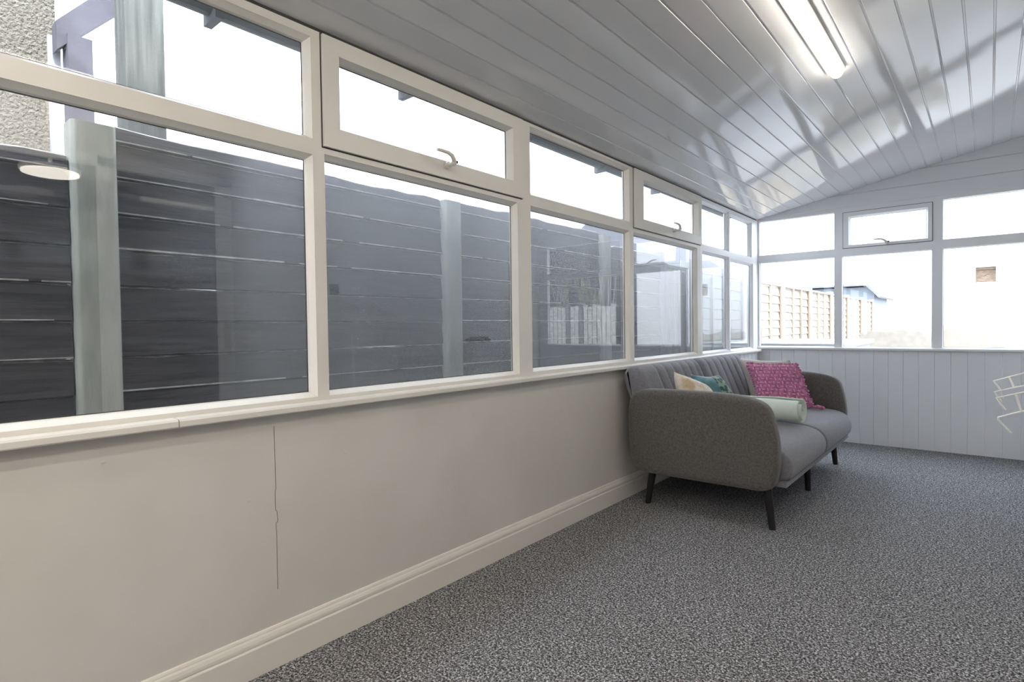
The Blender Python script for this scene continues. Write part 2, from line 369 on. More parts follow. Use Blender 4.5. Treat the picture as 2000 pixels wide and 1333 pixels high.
# ------------------------------------------------------------------ windows
def to_left(u, v, w): return (w, u, v)
def to_far(u, v, w): return (u, YW-w, v)
def bars(mb, mp, rect, m, w0=-.06, w1=0):
    u0, u1, v0, v1 = rect
    vs = [mp(u, v, w) for u in (u0, u1) for v in (v0, v1) for w in (w0, w1)]
    mb.add(vs, [(0, 1, 3, 2), (4, 6, 7, 5), (0, 4, 5, 1), (2, 3, 7, 6), (0, 2, 6, 4), (1, 5, 7, 3)], m)
def bead(mb, mp, op, m, w0=-.036, w1=-.002, b=.018):
    """sloped glazing bead: op = visible glass rectangle"""
    u0, u1, v0, v1 = op
    a = [(u0, v0), (u1, v0), (u1, v1), (u0, v1)]; o = [(u0-b, v0-b), (u1+b, v0-b), (u1+b, v1+b), (u0-b, v1+b)]
    k = [(u0-b*.2, v0-b*.2), (u1+b*.2, v0-b*.2), (u1+b*.2, v1+b*.2), (u0-b*.2, v1+b*.2)]
    vs = [mp(u, v, w0) for u, v in a]+[mp(u, v, w0+.012) for u, v in k]+[mp(u, v, w1) for u, v in o]+[mp(u, v, w0) for u, v in o]
    fs = []
    for i in range(4):
        j = (i+1) % 4; fs += [(i, j, 4+j, 4+i), (4+i, 4+j, 8+j, 8+i), (8+i, 8+j, 12+j, 12+i), (12+i, 12+j, j, i)]
    mb.add(vs, fs, m)
def gasket(mb, mp, op, w=-.036):
    u0, u1, v0, v1 = op; t = .0022
    for r in ((u0, u1, v1-t, v1), (u0, u1, v0, v0+t), (u0, u0+t, v0, v1), (u1-t, u1, v0, v1)): bars(mb, mp, r, M['gasket'], w-.002, w+.001)
def pane(mp, op, m, parent, name='glass'):
    mb = MB(); u0, u1, v0, v1 = op; bars(mb, mp, (u0-.01, u1+.01, v0-.01, v1+.01), m, -.042, -.038)
    return mb.build(name, parent)
def handle(mp, u, v, w, parent, s=1):
    mb = MB(); P = lambda a, b, c: Vector(mp(u+a*s, v+b*s, w+c*s))
    mb.tube([P(0, 0, 0), P(0, 0, .022)], .016*s, M['chrome'], n=14); mb.tube([P(0, 0, .018), P(0, 0, .05)], .010*s, M['chrome'], n=12)
    mb.ellipsoid(P(0, 0, .05), [P(.015, 0, 0)-P(0, 0, 0), P(0, .013, 0)-P(0, 0, 0), P(0, 0, .016)-P(0, 0, 0)], M['chrome'])
    pts = [P(.004, -.004, .052), P(-.005, .012, .060), P(-.022, .027, .066), P(-.045, .036, .066), P(-.075, .040, .060), P(-.105, .040, .056)]
    mb.tube(pts, .01, M['chrome'], n=10, radii=[.011*s, .011*s, .010*s, .009*s, .008*s, .007*s])
    h = mb.build('handle', parent)
    mb = MB(); mb.tube([P(.012, .008, .055), P(.019, .008, .061)], .007*s, M['black'], n=10); lk = MB
    mb.build('lock_button', h)
    return h
def window(name, mp, outer, glasses, frame_mat, label=None, sash=None, gm=None, origin=(0, 0, 0), beadw=.018, hand=None, sashw=.014):
    t = thing(name, origin, kind='structure')
    mb = MB(); u0, u1, v0, v1 = outer; b = beadw
    # frame = outer rectangle minus front openings
    ops = [(g[0]-b, g[1]+b, g[2]-b, g[3]+b) for g in glasses]
    if sash: ops.append(sash['open'])
    us = min(o[0] for o in ops); ue = max(o[1] for o in ops)
    # horizontal bands
    ops_s = sorted(ops, key=lambda o: o[2]); z = v0
    for o in ops_s:
        bars(mb, mp, (u0, u1, z, o[2]), frame_mat); bars(mb, mp, (u0, o[0], o[2], o[3]), frame_mat); bars(mb, mp, (o[1], u1, o[2], o[3]), frame_mat); z = o[3]
    bars(mb, mp, (u0, u1, z, v1), frame_mat)
    for g in glasses: bead(mb, mp, g, frame_mat, b=b); gasket(mb, mp, g)
    mb.build('window_frame', t)
    for i, g in enumerate(glasses): pane(mp, g, gm[i], t)
    if sash:
        mb = MB(); a = sash['outer']; g = sash['glass']; w1 = sashw; bb = .014
        f = (g[0]-bb, g[1]+bb, g[2]-bb, g[3]+bb)
        for r in ((a[0], a[1], a[2], f[2]), (a[0], a[1], f[3], a[3]), (a[0], f[0], f[2], f[3]), (f[1], a[1], f[2], f[3])): bars(mb, mp, r, frame_mat, -.05, w1)
        bead(mb, mp, g, frame_mat, w0=-.03, w1=w1-.002, b=bb); gasket(mb, mp, g, -.03)
        sa = mb.build('sash', t, weld=True)
        mb = MB(); bars(mb, mp, (g[0]-.01, g[1]+.01, g[2]-.01, g[3]+.01), M['glass_clear'] if mp is to_left else M['glass_bright'], -.036, -.032); mb.build('sash_glass', sa)
        o = a
        mb = MB()  # dark rebate line round the sash
        e = .005
        for r in ((o[0]-e, o[1]+e, o[2]-e, o[2]), (o[0]-e, o[1]+e, o[3], o[3]+e), (o[0]-e, o[0], o[2], o[3]), (o[1], o[1]+e, o[2], o[3])): bars(mb, mp, r, M['gasket'], -.02, .0015)
        mb.build('seal', sa)
        if hand: handle(mp, hand[0], hand[1], w1, sa)
    return t
C_, H_, B_ = M['glass_clear'], M['glass_hazy'], M['glass_bright']
UB, UT, SB, ST = 1.945, 2.291, .966, 1.855
window('window_1', to_left, (-.16, 1.212, .932, 2.337), [(-.05, 1.158, SB, ST-.007), (-.05, 1.158, UB-.002, UT-.002)], M['upvc'], gm=[H_, C_])
window('window_2', to_left, (1.212, 2.428, .932, 2.337), [(1.243, 2.374, SB, ST+.006)], M['upvc'], gm=[M['glass_hazier']],
       sash=dict(open=(1.235, 2.418, 1.925, 2.325), outer=(1.219, 2.428, 1.906, 2.331), glass=(1.303, 2.333, 1.999, 2.252)), hand=(1.852, 1.962))
window('window_3', to_left, (2.428, 3.69, .932, 2.337), [(2.525, 3.628, SB+.005, ST+.007), (2.525, 3.626, UB+.014, UT+.011)], M['upvc'], gm=[M['glass_hazier'], C_])
window('window_4', to_left, (3.69, 4.935, .932, 2.337), [(3.718, 4.845, SB+.004, ST+.006)], M['upvc'], gm=[M['glass_mist']],
       sash=dict(open=(3.72, 4.92, 1.925, 2.325), outer=(3.702, 4.93, 1.91, 2.333), glass=(3.85, 4.848, 2.0, 2.262)), hand=(4.34, 1.965))
window('window_5', to_left, (4.935, 5.67, .932, 2.337), [(4.99, 5.64, SB, ST-.007), (4.99, 5.64, UB-.006, UT)], M['upvc_white'], gm=[M['glass_mist'], C_])
window('window_6', to_left, (5.67, YW-.03, .932, 2.337), [(5.704, 6.375, SB-.006, ST-.018), (5.704, 6.335, UB-.006, UT-.012)], M['upvc_white'], gm=[M['glass_mist'], C_])
window('window_7', to_left, (-1.5, -.16, .932, 2.337), [(-1.44, -.22, SB, ST), (-1.44, -.22, UB, UT)], M['upvc'], gm=[H_, C_])
mb = MB(); mb.box(-.12, 0, YB, -1.5, .932, 2.337, M['wall']); mb.box(-.10, .0, YW-.03, YW+.06, .932, 2.35, M['upvc_white']); struct(mb.build('trim_8'))
FB = .003
def fw(name, outer, glasses, sash=None, hand=None):
    return window(name, to_far, outer, glasses, M['upvc_white'], gm=[B_]*len(glasses), sash=sash, hand=hand, beadw=FB, sashw=.008)
Y = YW
fw('window_8', (0, .782, .955, 2.36), [(.02, .742, .967, 1.873), (.02, .742, 1.960, 2.322)])
fw('window_9', (.782, 1.59, .955, 2.36), [(.818, 1.545, .967, 1.873)], sash=dict(open=(.835, 1.54, 1.965, 2.30), outer=(.826, 1.548, 1.957, 2.311), glass=(.886, 1.503, 1.997, 2.257)), hand=(1.20, 1.972))
fw('window_10', (1.59, XR, .955, 2.36), [(1.630, 2.80, .967, 1.873), (1.630, 2.80, 1.960, 2.322)])

# ------------------------------------------------------------------ ceiling lights
def tube_light(y0, y1, label, x=1.303, lit='tube_fill'):
    z = zc(x); t = thing('tube_light', (x, y0, z), label, 'light', 'ceiling tube lights')
    n = Vector((.192, 0, -.981)); u = Vector((.981, 0, .192))
    mb = MB(); base = []
    pr = [(-.045, .0), (-.045, .012), (-.034, .018), (.034, .018), (.045, .012), (.045, 0)]
    rings = [[Vector((x, y, z))+u*a+n*b for a, b in pr] for y in (y0, y1)]
    loft(mb, rings, M['tube_base'], smooth=False); mb.build('housing', t)
    mb = MB(); rings = []
    R = .031
    for i in range(7):
        th = math.pi/2*i/6; k = math.cos(math.pi/2-th)
        rings.append((y0+R*(1-math.sin(th)), max(.15, math.sin(th))))
    rr = rings+[(y0+y1-a, s) for a, s in rings[::-1]]
    full = []
    for yy, s in rr:
        full.append([Vector((x, yy, z))+u*(R*s*math.cos(math.pi*k/12))+n*(.018+R*1.0*s*math.sin(math.pi*k/12)) for k in range(13)])
    loft(mb, full, M[lit]); mb.build('diffuser', t)
    return t
tube_light(2.05, 3.60, 'lit white tube light on the ceiling boards above the room', lit='tube')
tube_light(-1.6, -.05, 'added white fill tube further back along the same ceiling, out of view')  # this and the next three are unseen tubes added to brighten the room
tube_light(-.35, 1.2, 'added white fill tube on the ceiling above the patio door, out of view', x=2.45)
tube_light(-2.3, -.75, 'added white fill tube on the ceiling at the back of the room, out of view', x=2.45)
tube_light(-2.3, -.75, 'added white fill tube near the left windows at the back, out of view', x=.6)
t = thing('pendant_lamp', (2.62, .92, 2.24), 'round flat lit lamp mirrored in the left window glass', 'lamp')
mb = MB(); mb.tube([(2.62, .92, 2.25), (2.62, .92, 2.275)], .16, M['tube_base'], n=40); mb.build('lamp_shade', t)
mb = MB(); mb.tube([(2.62, .92, 2.238), (2.62, .92, 2.25)], .15, M['disc'], n=40); mb.build('diffuser', t)
mb = MB(); mb.tube([(2.62, .92, 2.27), (2.62, .92, zc(2.62))], .012, M['tube_base'], n=8); mb.build('cord', t)

# ------------------------------------------------------------------ right side of the room, seen mirrored in the panes
t = thing('radiator', (XR-.06, 3.6, .15), 'long white panel radiator mirrored in the window glass', 'radiator')
mb = MB()
y = 2.68
while y < 4.55: mb.prism([(XR-.09, y), (XR-.10, y+.01), (XR-.10, y+.024), (XR-.09, y+.034), (XR-.07, y+.034), (XR-.07, y)], 'z', .18, .93, M['radiator']); y += .034
mb.build('panel', t)
mb = MB()
y = 2.68
while y < 4.55: mb.box(XR-.10, XR-.02, y, y+.012, .945, .955, M['radiator']); y += .025
mb.box(XR-.105, XR-.095, 2.66, 4.57, .90, .96, M['radiator']); mb.box(XR-.03, XR-.012, 2.66, 4.57, .2, .96, M['radiator']); mb.box(XR-.09, XR-.02, 2.66, 2.675, .2, .95, M['radiator']); mb.box(XR-.09, XR-.02, 4.555, 4.57, .2, .95, M['radiator'])
mb.build('grille', t)
mb = MB(); mb.tube([(XR-.05, 2.7, .18), (XR-.05, 2.7, .0)], .009, M['radiator']); mb.build('pipe', t)
mb = MB(); mb.tube([(XR-.05, 4.53, .18), (XR-.05, 4.53, 0)], .009, M['radiator']); mb.build('pipe', t)
mb = MB(); mb.box(XR-.30, XR-.005, 4.86, 6.1, .0, 1.03, M['room_paint']); tag(mb.build('low_cupboard', bevel=.008), 'white low cupboard mirrored beyond the radiator', 'cupboard')
mb = MB()
for i in range(7): mb.box(XR-.28, XR-.08, 4.95+i*.035, 4.975+i*.035, 1.03, 1.075+.012*(i % 3), M['black'])
tag(mb.build('file_tray', bevel=.002), 'small black tray on top of the mirrored white cupboard', 'tray')
mb = MB(); mb.box(XR-.02, XR, 3.14, 3.24, 1.56, 1.66, M['leg']); tag(mb.build('thermostat', bevel=.004), 'small dark wall box mirrored in the second large pane', 'thermostat')

# ------------------------------------------------------------------ sofa
SOFA_LABEL = 'grey fabric sofa bed with channelled back and black splayed legs'
sofa = thing('sofa_bed', (.55, 4.47, 0), SOFA_LABEL, 'sofa')
def smooth_outline(pts, n=3):
    for _ in range(n):
        q = []
        for i in range(len(pts)):
            a = Vector(pts[i]); b = Vector(pts[(i+1) % len(pts)]); q += [a*.75+b*.25, a*.25+b*.75]
        pts = q
    return pts
def inset(pts, d):
    n = len(pts); out = []
    ar = sum(pts[i][0]*pts[(i+1) % n][1]-pts[(i+1) % n][0]*pts[i][1] for i in range(n)); sg = 1 if ar > 0 else -1
    for i in range(n):
        a = Vector(pts[i-1]); b = Vector(pts[i]); c = Vector(pts[(i+1) % n])
        t = (c-a); t = t.normalized() if t.length > 0 else Vector((1, 0)); nn = Vector((-t.y, t.x))*sg; out.append(b+nn*d)
    return out
def soft_slab(mb, outline, y0, y1, r, m, dome=.0, ysh=None):
    """outline in xz swept in y with rounded rims"""
    rings = []; K = 6
    for k in range(K+1):
        th = math.pi/2*k/K; rings.append((y0+r*(1-math.sin(th)), r*(1-math.cos(th))if False else r*(1-math.sin(th)) , th))
    seq = []
    for k in range(K+1):
        th = math.pi/2*k/K; seq.append((y0+r*(1-math.sin(th)), r*(1-math.sin(math.pi/2-(math.pi/2-th))) ))
    seq = [(y0+r*(1-math.cos(math.pi/2*k/K)), r*(1-math.sin(math.pi/2*k/K))) for k in range(K+1)]
    seq2 = seq+[(y0+y1-a, b) for a, b in seq[::-1]]
    R = []
    for yy, d in seq2: R.append([(p[0], yy, p[1]) for p in inset(outline, d)])
    loft(mb, R, m, caps=False)
    for ring, s in ((R[0], -1), (R[-1], 1)):
        n = len(ring); cx = sum(p[0] for p in ring)/n; cz = sum(p[2] for p in ring)/n; prev = ring; rr = [ring]
        for q in (.85, .6, .3): rr.append([(cx+(p[0]-cx)*q, p[1]+s*dome*(1-q*q), cz+(p[2]-cz)*q) for p in ring])
        loft(mb, rr, m, caps=False)
        vs = rr[-1]+[(cx, ring[0][1]+s*dome, cz)]
        mb.add(vs, [(i, (i+1) % n, n) for i in range(n)], m, True)
arm_pts = [(.165, .228), (.115, .30), (.092, .45), (.092, .60), (.10, .72), (.145, .778), (.30, .788), (.50, .79), (.70, .788), (.86, .778), (.985, .735), (1.02, .62), (1.042, .50), (1.042, .36), (1.01, .228), (.80, .228), (.55, .228), (.35, .228)]
def arm(y0, y1):
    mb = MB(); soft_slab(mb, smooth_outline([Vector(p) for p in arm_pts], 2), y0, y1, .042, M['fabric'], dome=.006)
    return mb.build('armrest', sofa, weld=True)
arm(3.405, 3.535); arm(5.40, 5.53)
seat_pts = [(.30, .285), (.30, .47), (.45, .482), (.70, .488), (.88, .486), (1.02, .470), (1.088, .405), (1.092, .33), (1.068, .278), (.80, .275), (.5, .275)]
def seat(y0, y1):
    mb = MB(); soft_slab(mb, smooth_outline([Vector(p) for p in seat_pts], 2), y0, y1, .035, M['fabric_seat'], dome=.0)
    return mb.build('seat_cushion', sofa, weld=True)
seat(3.52, 4.452); seat(4.454, 5.41)
mb = MB(); mb.box(.28, 1.062, 3.525, 5.405, .245, .282, M['fabric_seat']); mb.build('seat_base', sofa, bevel=.008, seg=3)
def back(y0, y1, gro, flat_from=None):
    a = Vector((-.36, .933)); a.normalize(); nrm = Vector((a.y, -a.x))
    P0 = Vector((.375, .36)); Lh = .60
    ys = []; ny = 96
    mb = MB(); rings = []
    for j in range(ny+1):
        y = y0+(y1-y0)*j/ny
        e = min((y-y0), (y1-y)); er = min(1, e/.07); ed = math.sqrt(max(0, 1-(1-er)**2))
        gd = 0
        for g in gro: gd = max(gd, math.exp(-((y-g)/.006)**2)*.014, math.exp(-((y-g)/.024)**2)*.007)
        th = .135; r = .05
        ring = []
        prof = []
        Le = Lh-.035*(1-ed); ins = .04*(1-ed)
        # front from bottom to top, round the top, down the rear
        for k in range(12): prof.append((Le*k/12*0.93, 0))
        for k in range(9):
            t = math.pi*k/8; prof.append((Le*.93-.0+.075*math.sin(t)*1.0, -th/2+th/2*math.cos(t)))
        for k in range(12): prof.append((Le*.93*(1-(k+1)/12), -th))
        for i, (h, d) in enumerate(prof):
            f = 1 if i < 12 else max(0, 1-(i-11)/6)
            dd = d-(gd*f) ; bul = .012*math.sin(math.pi*min(1, h/Lh))*(1 if i < 14 else 0)
            if i < 16: dd = dd-ins+bul
            elif i > 16: dd = dd+ins*.6
            p = P0+a*h+nrm*dd; ring.append((p.x, y, p.y))
        rings.append(ring)
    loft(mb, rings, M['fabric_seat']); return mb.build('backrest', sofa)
back(3.43, 4.497, [3.72, 3.855, 3.99, 4.125, 4.26, 4.38]); back(4.503, 5.51, [4.65, 4.79, 4.93, 5.07, 5.21, 5.35])
def leg(top, bot, rt=.027, rb=.019):
    mb = MB(); mb.tube([top, bot], rt, M['leg'], n=16, radii=[rt, rb]); return mb.build('leg', sofa, bevel=0)
leg((.963, 3.495, .245), (.992, 3.495, 0)); leg((.228, 3.52, .245), (.187, 3.52, 0))
leg((.955, 4.475, .255), (.962, 4.48, 0)); leg((.228, 4.475, .25), (.187, 4.475, 0))
leg((.935, 5.44, .25), (.958, 5.455, 0)); leg((.228, 5.44, .245), (.187, 5.455, 0))

# ------------------------------------------------------------------ cushions and blanket
def pillow(mb, c, thick, m, n=20, wob=0, seed=1, m2=None, split=None, pinch=.06):
    """c = corners TL, TR, BR, BL"""
    rnd = random.Random(seed); TL, TR, BR, BL = [Vector(p) for p in c]
    nrm = (TR-TL).cross(BL-TL).normalized(); 
    def P(u, v, s):
        # pull sides in slightly, keeping pointed corners
        uu = u; vv = v
        du = pinch*(1-(2*v-1)**2)*(2*u-1); dv = pinch*(1-(2*u-1)**2)*(2*v-1)
        uu = u-du*abs(2*u-1); vv = v-dv*abs(2*v-1)
        p = (TL*(1-uu)+TR*uu)*(1-vv)+(BL*(1-uu)+BR*uu)*vv
        a = max(0, 1-(2*u-1)**4)*max(0, 1-(2*v-1)**4); h = thick*.5*a**.55
        h += .012*thick/.14*math.sin(u*5+seed)*math.sin(v*4+seed*2)*a
        return p+nrm*(s*h)
    for s in (1, -1):
        vs = []; fs = []; fs2 = []
        for j in range(n+1):
            for i in range(n+1): vs.append(P(i/n, j/n, s)+(Vector((rnd.uniform(-wob, wob), rnd.uniform(-wob, wob), rnd.uniform(-wob, wob))) if wob and 0 < i < n and 0 < j < n else Vector((0, 0, 0))))
        for j in range(n):
            for i in range(n):
                q = (j*n+j+i, j*n+j+i+1, (j+1)*(n+1)+i+1, (j+1)*(n+1)+i)
                (fs2 if split and (i/n) > split else fs).append(q)
        mb.add(vs, fs, m, True)
        if fs2: mb.add(vs, fs2, m2, True)
    return P
mb = MB(); pillow(mb, [(.30, 3.70, .885), (.40, 3.98, .77), (.62, 3.90, .49), (.46, 3.60, .49)], .15, M['furry'], seed=2, pinch=.03)
tag(mb.build('cushion', origin=(.43, 3.78, .5), weld=True), 'small cream furry cushion just behind the near sofa arm', 'cushion', 'cushions on the sofa')
mb = MB(); pillow(mb, [(.27, 4.03, .845), (.39, 4.28, .83), (.62, 4.26, .50), (.47, 3.95, .50)], .12, M['teal'], seed=3, m2=M['leafy'], split=.52, pinch=.07)
tag(mb.build('cushion', origin=(.43, 4.0, .5), weld=True), 'teal velvet cushion with a leafy panel beside the cream furry one', 'cushion', 'cushions on the sofa')
mb = MB(); pillow(mb, [(.20, 5.30, .895), (.63, 5.335, .885), (.78, 5.325, .50), (.35, 5.20, .50)], .10, M['beige'], seed=5, pinch=.03)
tag(mb.build('cushion', origin=(.5, 5.4, .5), weld=True), 'plain beige square cushion behind the pink one', 'cushion', 'cushions on the sofa')
mb = MB(); Pk = pillow(mb, [(.315, 5.19, .857), (.715, 5.23, .862), (.85, 5.18, .517), (.455, 5.06, .515)], .10, M['pink'], n=30, wob=.004, seed=4, pinch=.02)
rnd = random.Random(5)
front = 1
cam = Vector((1.96, 0, 1.2))
s_front = 1 if (Pk(.5, .5, 1)-cam).length < (Pk(.5, .5, -1)-cam).length else -1
for j in range(11):
    for i in range(11):
        u = .06+.88*(i+.5*(j % 2)*.9)/10.6; v = .07+.86*j/10
        if u > .96: continue
        p = Pk(u, v, s_front); du = (Pk(min(.99, u+.03), v, s_front)-Pk(u-.03, v, s_front)).normalized(); dv = (Pk(u, min(.99, v+.03), s_front)-Pk(u, v-.03, s_front)).normalized(); nn = du.cross(dv)
        if (i+j) % 2: du, dv = dv, du
        mb.ellipsoid(p, [du*.014, dv*.0045, nn*.006], M['pink_light'], 8, 5)
for k in range(70):
    t = k/70*4; e = int(t); f = t-e
    u, v = [(f, 0), (1, f), (1-f, 1), (0, 1-f)][e]
    p = Pk(u, v, 1)+Vector((rnd.uniform(-.006, .006), rnd.uniform(-.01, .01), rnd.uniform(-.004, .008)))
    mb.ellipsoid(p, [Vector((.013, 0, 0)), Vector((0, .011, 0)), Vector((0, 0, .011))], M['pink'], 7, 5)
for (dx, dz) in ((.02, .0), (.045, -.005), (.07, -.008)):
    mb.ellipsoid(Vector((.855+dx*.7, 5.23, .512+dz)), [Vector((.02, 0, 0)), Vector((0, .018, 0)), Vector((0, 0, .016))], M['pink'], 8, 6)
tag(mb.build('cushion', origin=(.55, 5.2, .5)), 'bright pink fleece cushion with pale loops at the far sofa arm', 'cushion', 'cushions on the sofa')
# rolled blanket lying across the seat
def blanket():
    mb = MB(); A = Vector((.30, 4.36, .585)); B = Vector((.945, 4.385, .583)); ax = (B-A).normalized()
    u = Vector((0, 1, 0)); v = Vector((0, 0, 1)); n = 72; turns = 3.2
    def sp(t, shift=0):
        th = 2*math.pi*turns*t; r = .018+.072*t; 
        return u*(r*math.cos(th)*1.12)+v*(r*math.sin(th)*.98)
    rings = []
    for k in range(15):
        q = k/14; c = A.lerp(B, q); ring = []
        for i in range(n+1):
            t = i/n; th = 2*math.pi*turns*t
            wv = 1+.03*math.sin(q*9+th*1.0)+.02*math.sin(q*17+th*2)
            ring.append(c+sp(t)*wv+ax*(.012*math.sin(th*.7+1)*(1 if q > .9 else 0)))
        rings.append(ring)
    # outer skin and slightly smaller inner skin give thickness
    loft(mb, rings, M['mint'], closed=False, caps=False)
    o = mb.build('blanket', origin=(.62, 4.37, .49), fixn=True)
    s = o.modifiers.new('solid', 'SOLIDIFY'); s.thickness = .013; s.offset = 0
    o.modifiers.new('sub', 'SUBSURF').render_levels = 1
    return o
tag(blanket(), 'pale mint green fleece blanket rolled up on the sofa seat', 'blanket')

# ------------------------------------------------------------------ wire clothes airer at the right edge
t = thing('clothes_airer', (2.35, 3.2, 0), 'white wire airer with rubber tipped arms at the right edge', 'airer')
def arm_wire(pts, tip):
    mb = MB(); mb.tube(pts, .0038, M['wire'], n=8); a = mb.build('wire_arm', t)
    mb = MB(); p = Vector(tip[0]); q = Vector(tip[1]); mb.tube([p, p.lerp(q, .3), q], .0065, M['wire'], n=8, radii=[.005, .0065, .006]); mb.build('rubber_tip', a)
arm_wire([(2.62, 3.2, 1.14), (2.071, 3.2, .982), (2.024, 3.2, .963), (1.974, 3.2, .944), (1.996, 3.20, .908), (2.004, 3.2, .87)], ((2.003, 3.2, .872), (2.016, 3.2, .849)))
arm_wire([(2.62, 3.19, 1.11), (2.071, 3.19, .929), (2.04, 3.19, .92), (1.977, 3.19, .898), (2.0, 3.19, .858)], ((2.0, 3.19, .858), (2.014, 3.19, .838)))
arm_wire([(2.62, 3.15, 1.07), (2.071, 3.15, .907), (1.983, 3.15, .877), (2.012, 3.15, .828)], ((2.006, 3.15, .838), (2.02, 3.15, .816)))
arm_wire([(2.62, 3.15, 1.0), (2.071, 3.15, .828), (2.055, 3.15, .823), (1.99, 3.15, .795), (1.989, 3.15, .785), (2.03, 3.15, .732)], ((2.022, 3.15, .742), (2.037, 3.15, .722)))
mb = MB(); mb.tube([(2.024, 3.2, .963), (2.04, 3.19, .918)], .0045, M['wire'], n=8); mb.build('cross_wire', t)
mb = MB(); mb.tube([(2.043, 3.15, .899), (2.05, 3.15, .87), (2.062, 3.15, .826)], .0045, M['wire'], n=8); mb.build('cross_wire', t)
mb = MB()
for z, yy in ((1.14, 3.2), (1.11, 3.19), (1.07, 3.15), (1.0, 3.15)): pass
mb.tube([(2.62, 3.17, 1.16), (2.62, 3.17, .02)], .011, M['wire'], n=10); mb.tube([(2.62, 3.2, 1.0), (2.62, 3.15, 1.0)], .01, M['wire']); mb.build('pole', t)
mb = MB(); mb.tube([(2.40, 3.17, .011), (2.82, 3.17, .011)], .011, M['wire'], n=8); mb.tube([(2.62, 2.95, .011), (2.62, 3.4, .011)], .011, M['wire'], n=8); mb.build('foot', t)

# ------------------------------------------------------------------ outside, left: fence, posts, neighbour
mb = MB(); mb.box(-40, 40, -15, 60, -.35, -.2, M['ground']); struct(mb.build('ground'))
FX = -.62
post_y = [.56+1.83*k for k in range(-2, 12)]
plab = ['weathered concrete fence post left of the frame', 'concrete fence post behind the dash wall', 'pale concrete fence post behind the nearest large pane']
for k, y in enumerate(post_y):
    if k < 2 or k > 12: continue
    zt = 1.985 if k < 5 else (1.93 if k < 6 else 1.87)
    mb = MB()
    if k == 2:
        zt = 1.975
    # H section with chamfered face
    mb.prism([(FX+.06, y+.012), (FX+.06, y+.128), (FX+.048, y+.14), (FX-.048, y+.14), (FX-.06, y+.128), (FX-.06, y+.012), (FX-.048, y), (FX+.048, y)], 'z', -.3, zt, M['concrete'])
    lab = {2: 'wide pale concrete fence post behind the nearest large pane', 3: 'concrete fence post behind the pane under the first opener', 4: 'concrete fence post behind the third large pane',
           5: 'concrete fence post where the dark fence ends', 6: 'concrete fence post at the start of the pale fence', 7: 'concrete fence post after the first pale panel by the left corner'}.get(k, 'concrete post between pale fence panels, number %s along' % ['', '', '', '', '', '', '', '', 'three', 'four', 'five', 'six', 'seven'][k])
    tag(mb.build('concrete_post', origin=(FX, y+.07, -.2), bevel=.004), lab, 'post', 'concrete fence posts')
def dark_panel(y0, y1, zt, label, seed):
    rnd = random.Random(seed); mb = MB(); z = -.2; i = 0
    z = .97-.137*9+.002
    while z < zt-.02:
        h = .137; z1 = min(z+h, zt)
        ny = 14; fr = []; bk = []
        off = [rnd.uniform(-.004, .004) for _ in range(ny+1)]
        if z1 >= zt-.001: off = [.005*math.sin(j*.9+seed)+rnd.uniform(-.006, .006) for j in range(ny+1)]
        rings = []
        for j in range(ny+1):
            y = y0+(y1-y0)*j/ny; zz = z1+off[j]
            rings.append([(FX+.024, y, z+.004), (FX+.010, y, zz-.006)])
        vs = [p for r in rings for p in r]; mb.add(vs, [(2*j, 2*j+2, 2*j+3, 2*j+1) for j in range(ny)], M['dark_wood'])
        # pale top edge, sky light painted into its colour
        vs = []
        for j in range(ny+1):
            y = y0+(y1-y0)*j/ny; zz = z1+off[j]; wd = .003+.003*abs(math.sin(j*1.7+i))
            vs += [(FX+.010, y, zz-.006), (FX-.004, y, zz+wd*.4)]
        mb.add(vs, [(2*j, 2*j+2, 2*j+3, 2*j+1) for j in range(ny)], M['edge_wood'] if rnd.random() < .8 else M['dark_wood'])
        # pale band on the lower edge, painting the sky-lit line between boards
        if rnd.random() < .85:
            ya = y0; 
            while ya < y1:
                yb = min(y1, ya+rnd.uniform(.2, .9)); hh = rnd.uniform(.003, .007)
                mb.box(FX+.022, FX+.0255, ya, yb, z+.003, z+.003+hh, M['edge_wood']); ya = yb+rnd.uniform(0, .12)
        # underside lip and back
        mb.box(FX-.02, FX+.008, y0, y1, z, z1-.006+min(off), M['dark_wood'])
        vs = []
        for j in range(ny+1):
            y = y0+(y1-y0)*j/ny; vs += [(FX+.024, y, z+.004), (FX+.006, y, z+.001)]
        mb.add(vs, [(2*j, 2*j+2, 2*j+3, 2*j+1) for j in range(ny)], M['dark_wood'])
        z = z1; i += 1
    return tag(mb.build('board_fence', origin=(FX, (y0+y1)/2, -.2), fixn=False), label, 'fence panel', 'dark board fence panels')
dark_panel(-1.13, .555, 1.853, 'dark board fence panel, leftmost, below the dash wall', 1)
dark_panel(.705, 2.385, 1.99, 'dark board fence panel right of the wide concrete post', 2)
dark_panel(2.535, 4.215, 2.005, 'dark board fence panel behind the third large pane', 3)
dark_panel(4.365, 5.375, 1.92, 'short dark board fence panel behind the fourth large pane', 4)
mb = MB(); mb.box(FX-.05, FX+.03, 5.38, 5.47, -.2, 1.95, M['timber_dark']); tag(mb.build('timber_post', origin=(FX, 5.42, -.2)), 'dark timber post where the dark fence stops', 'post')
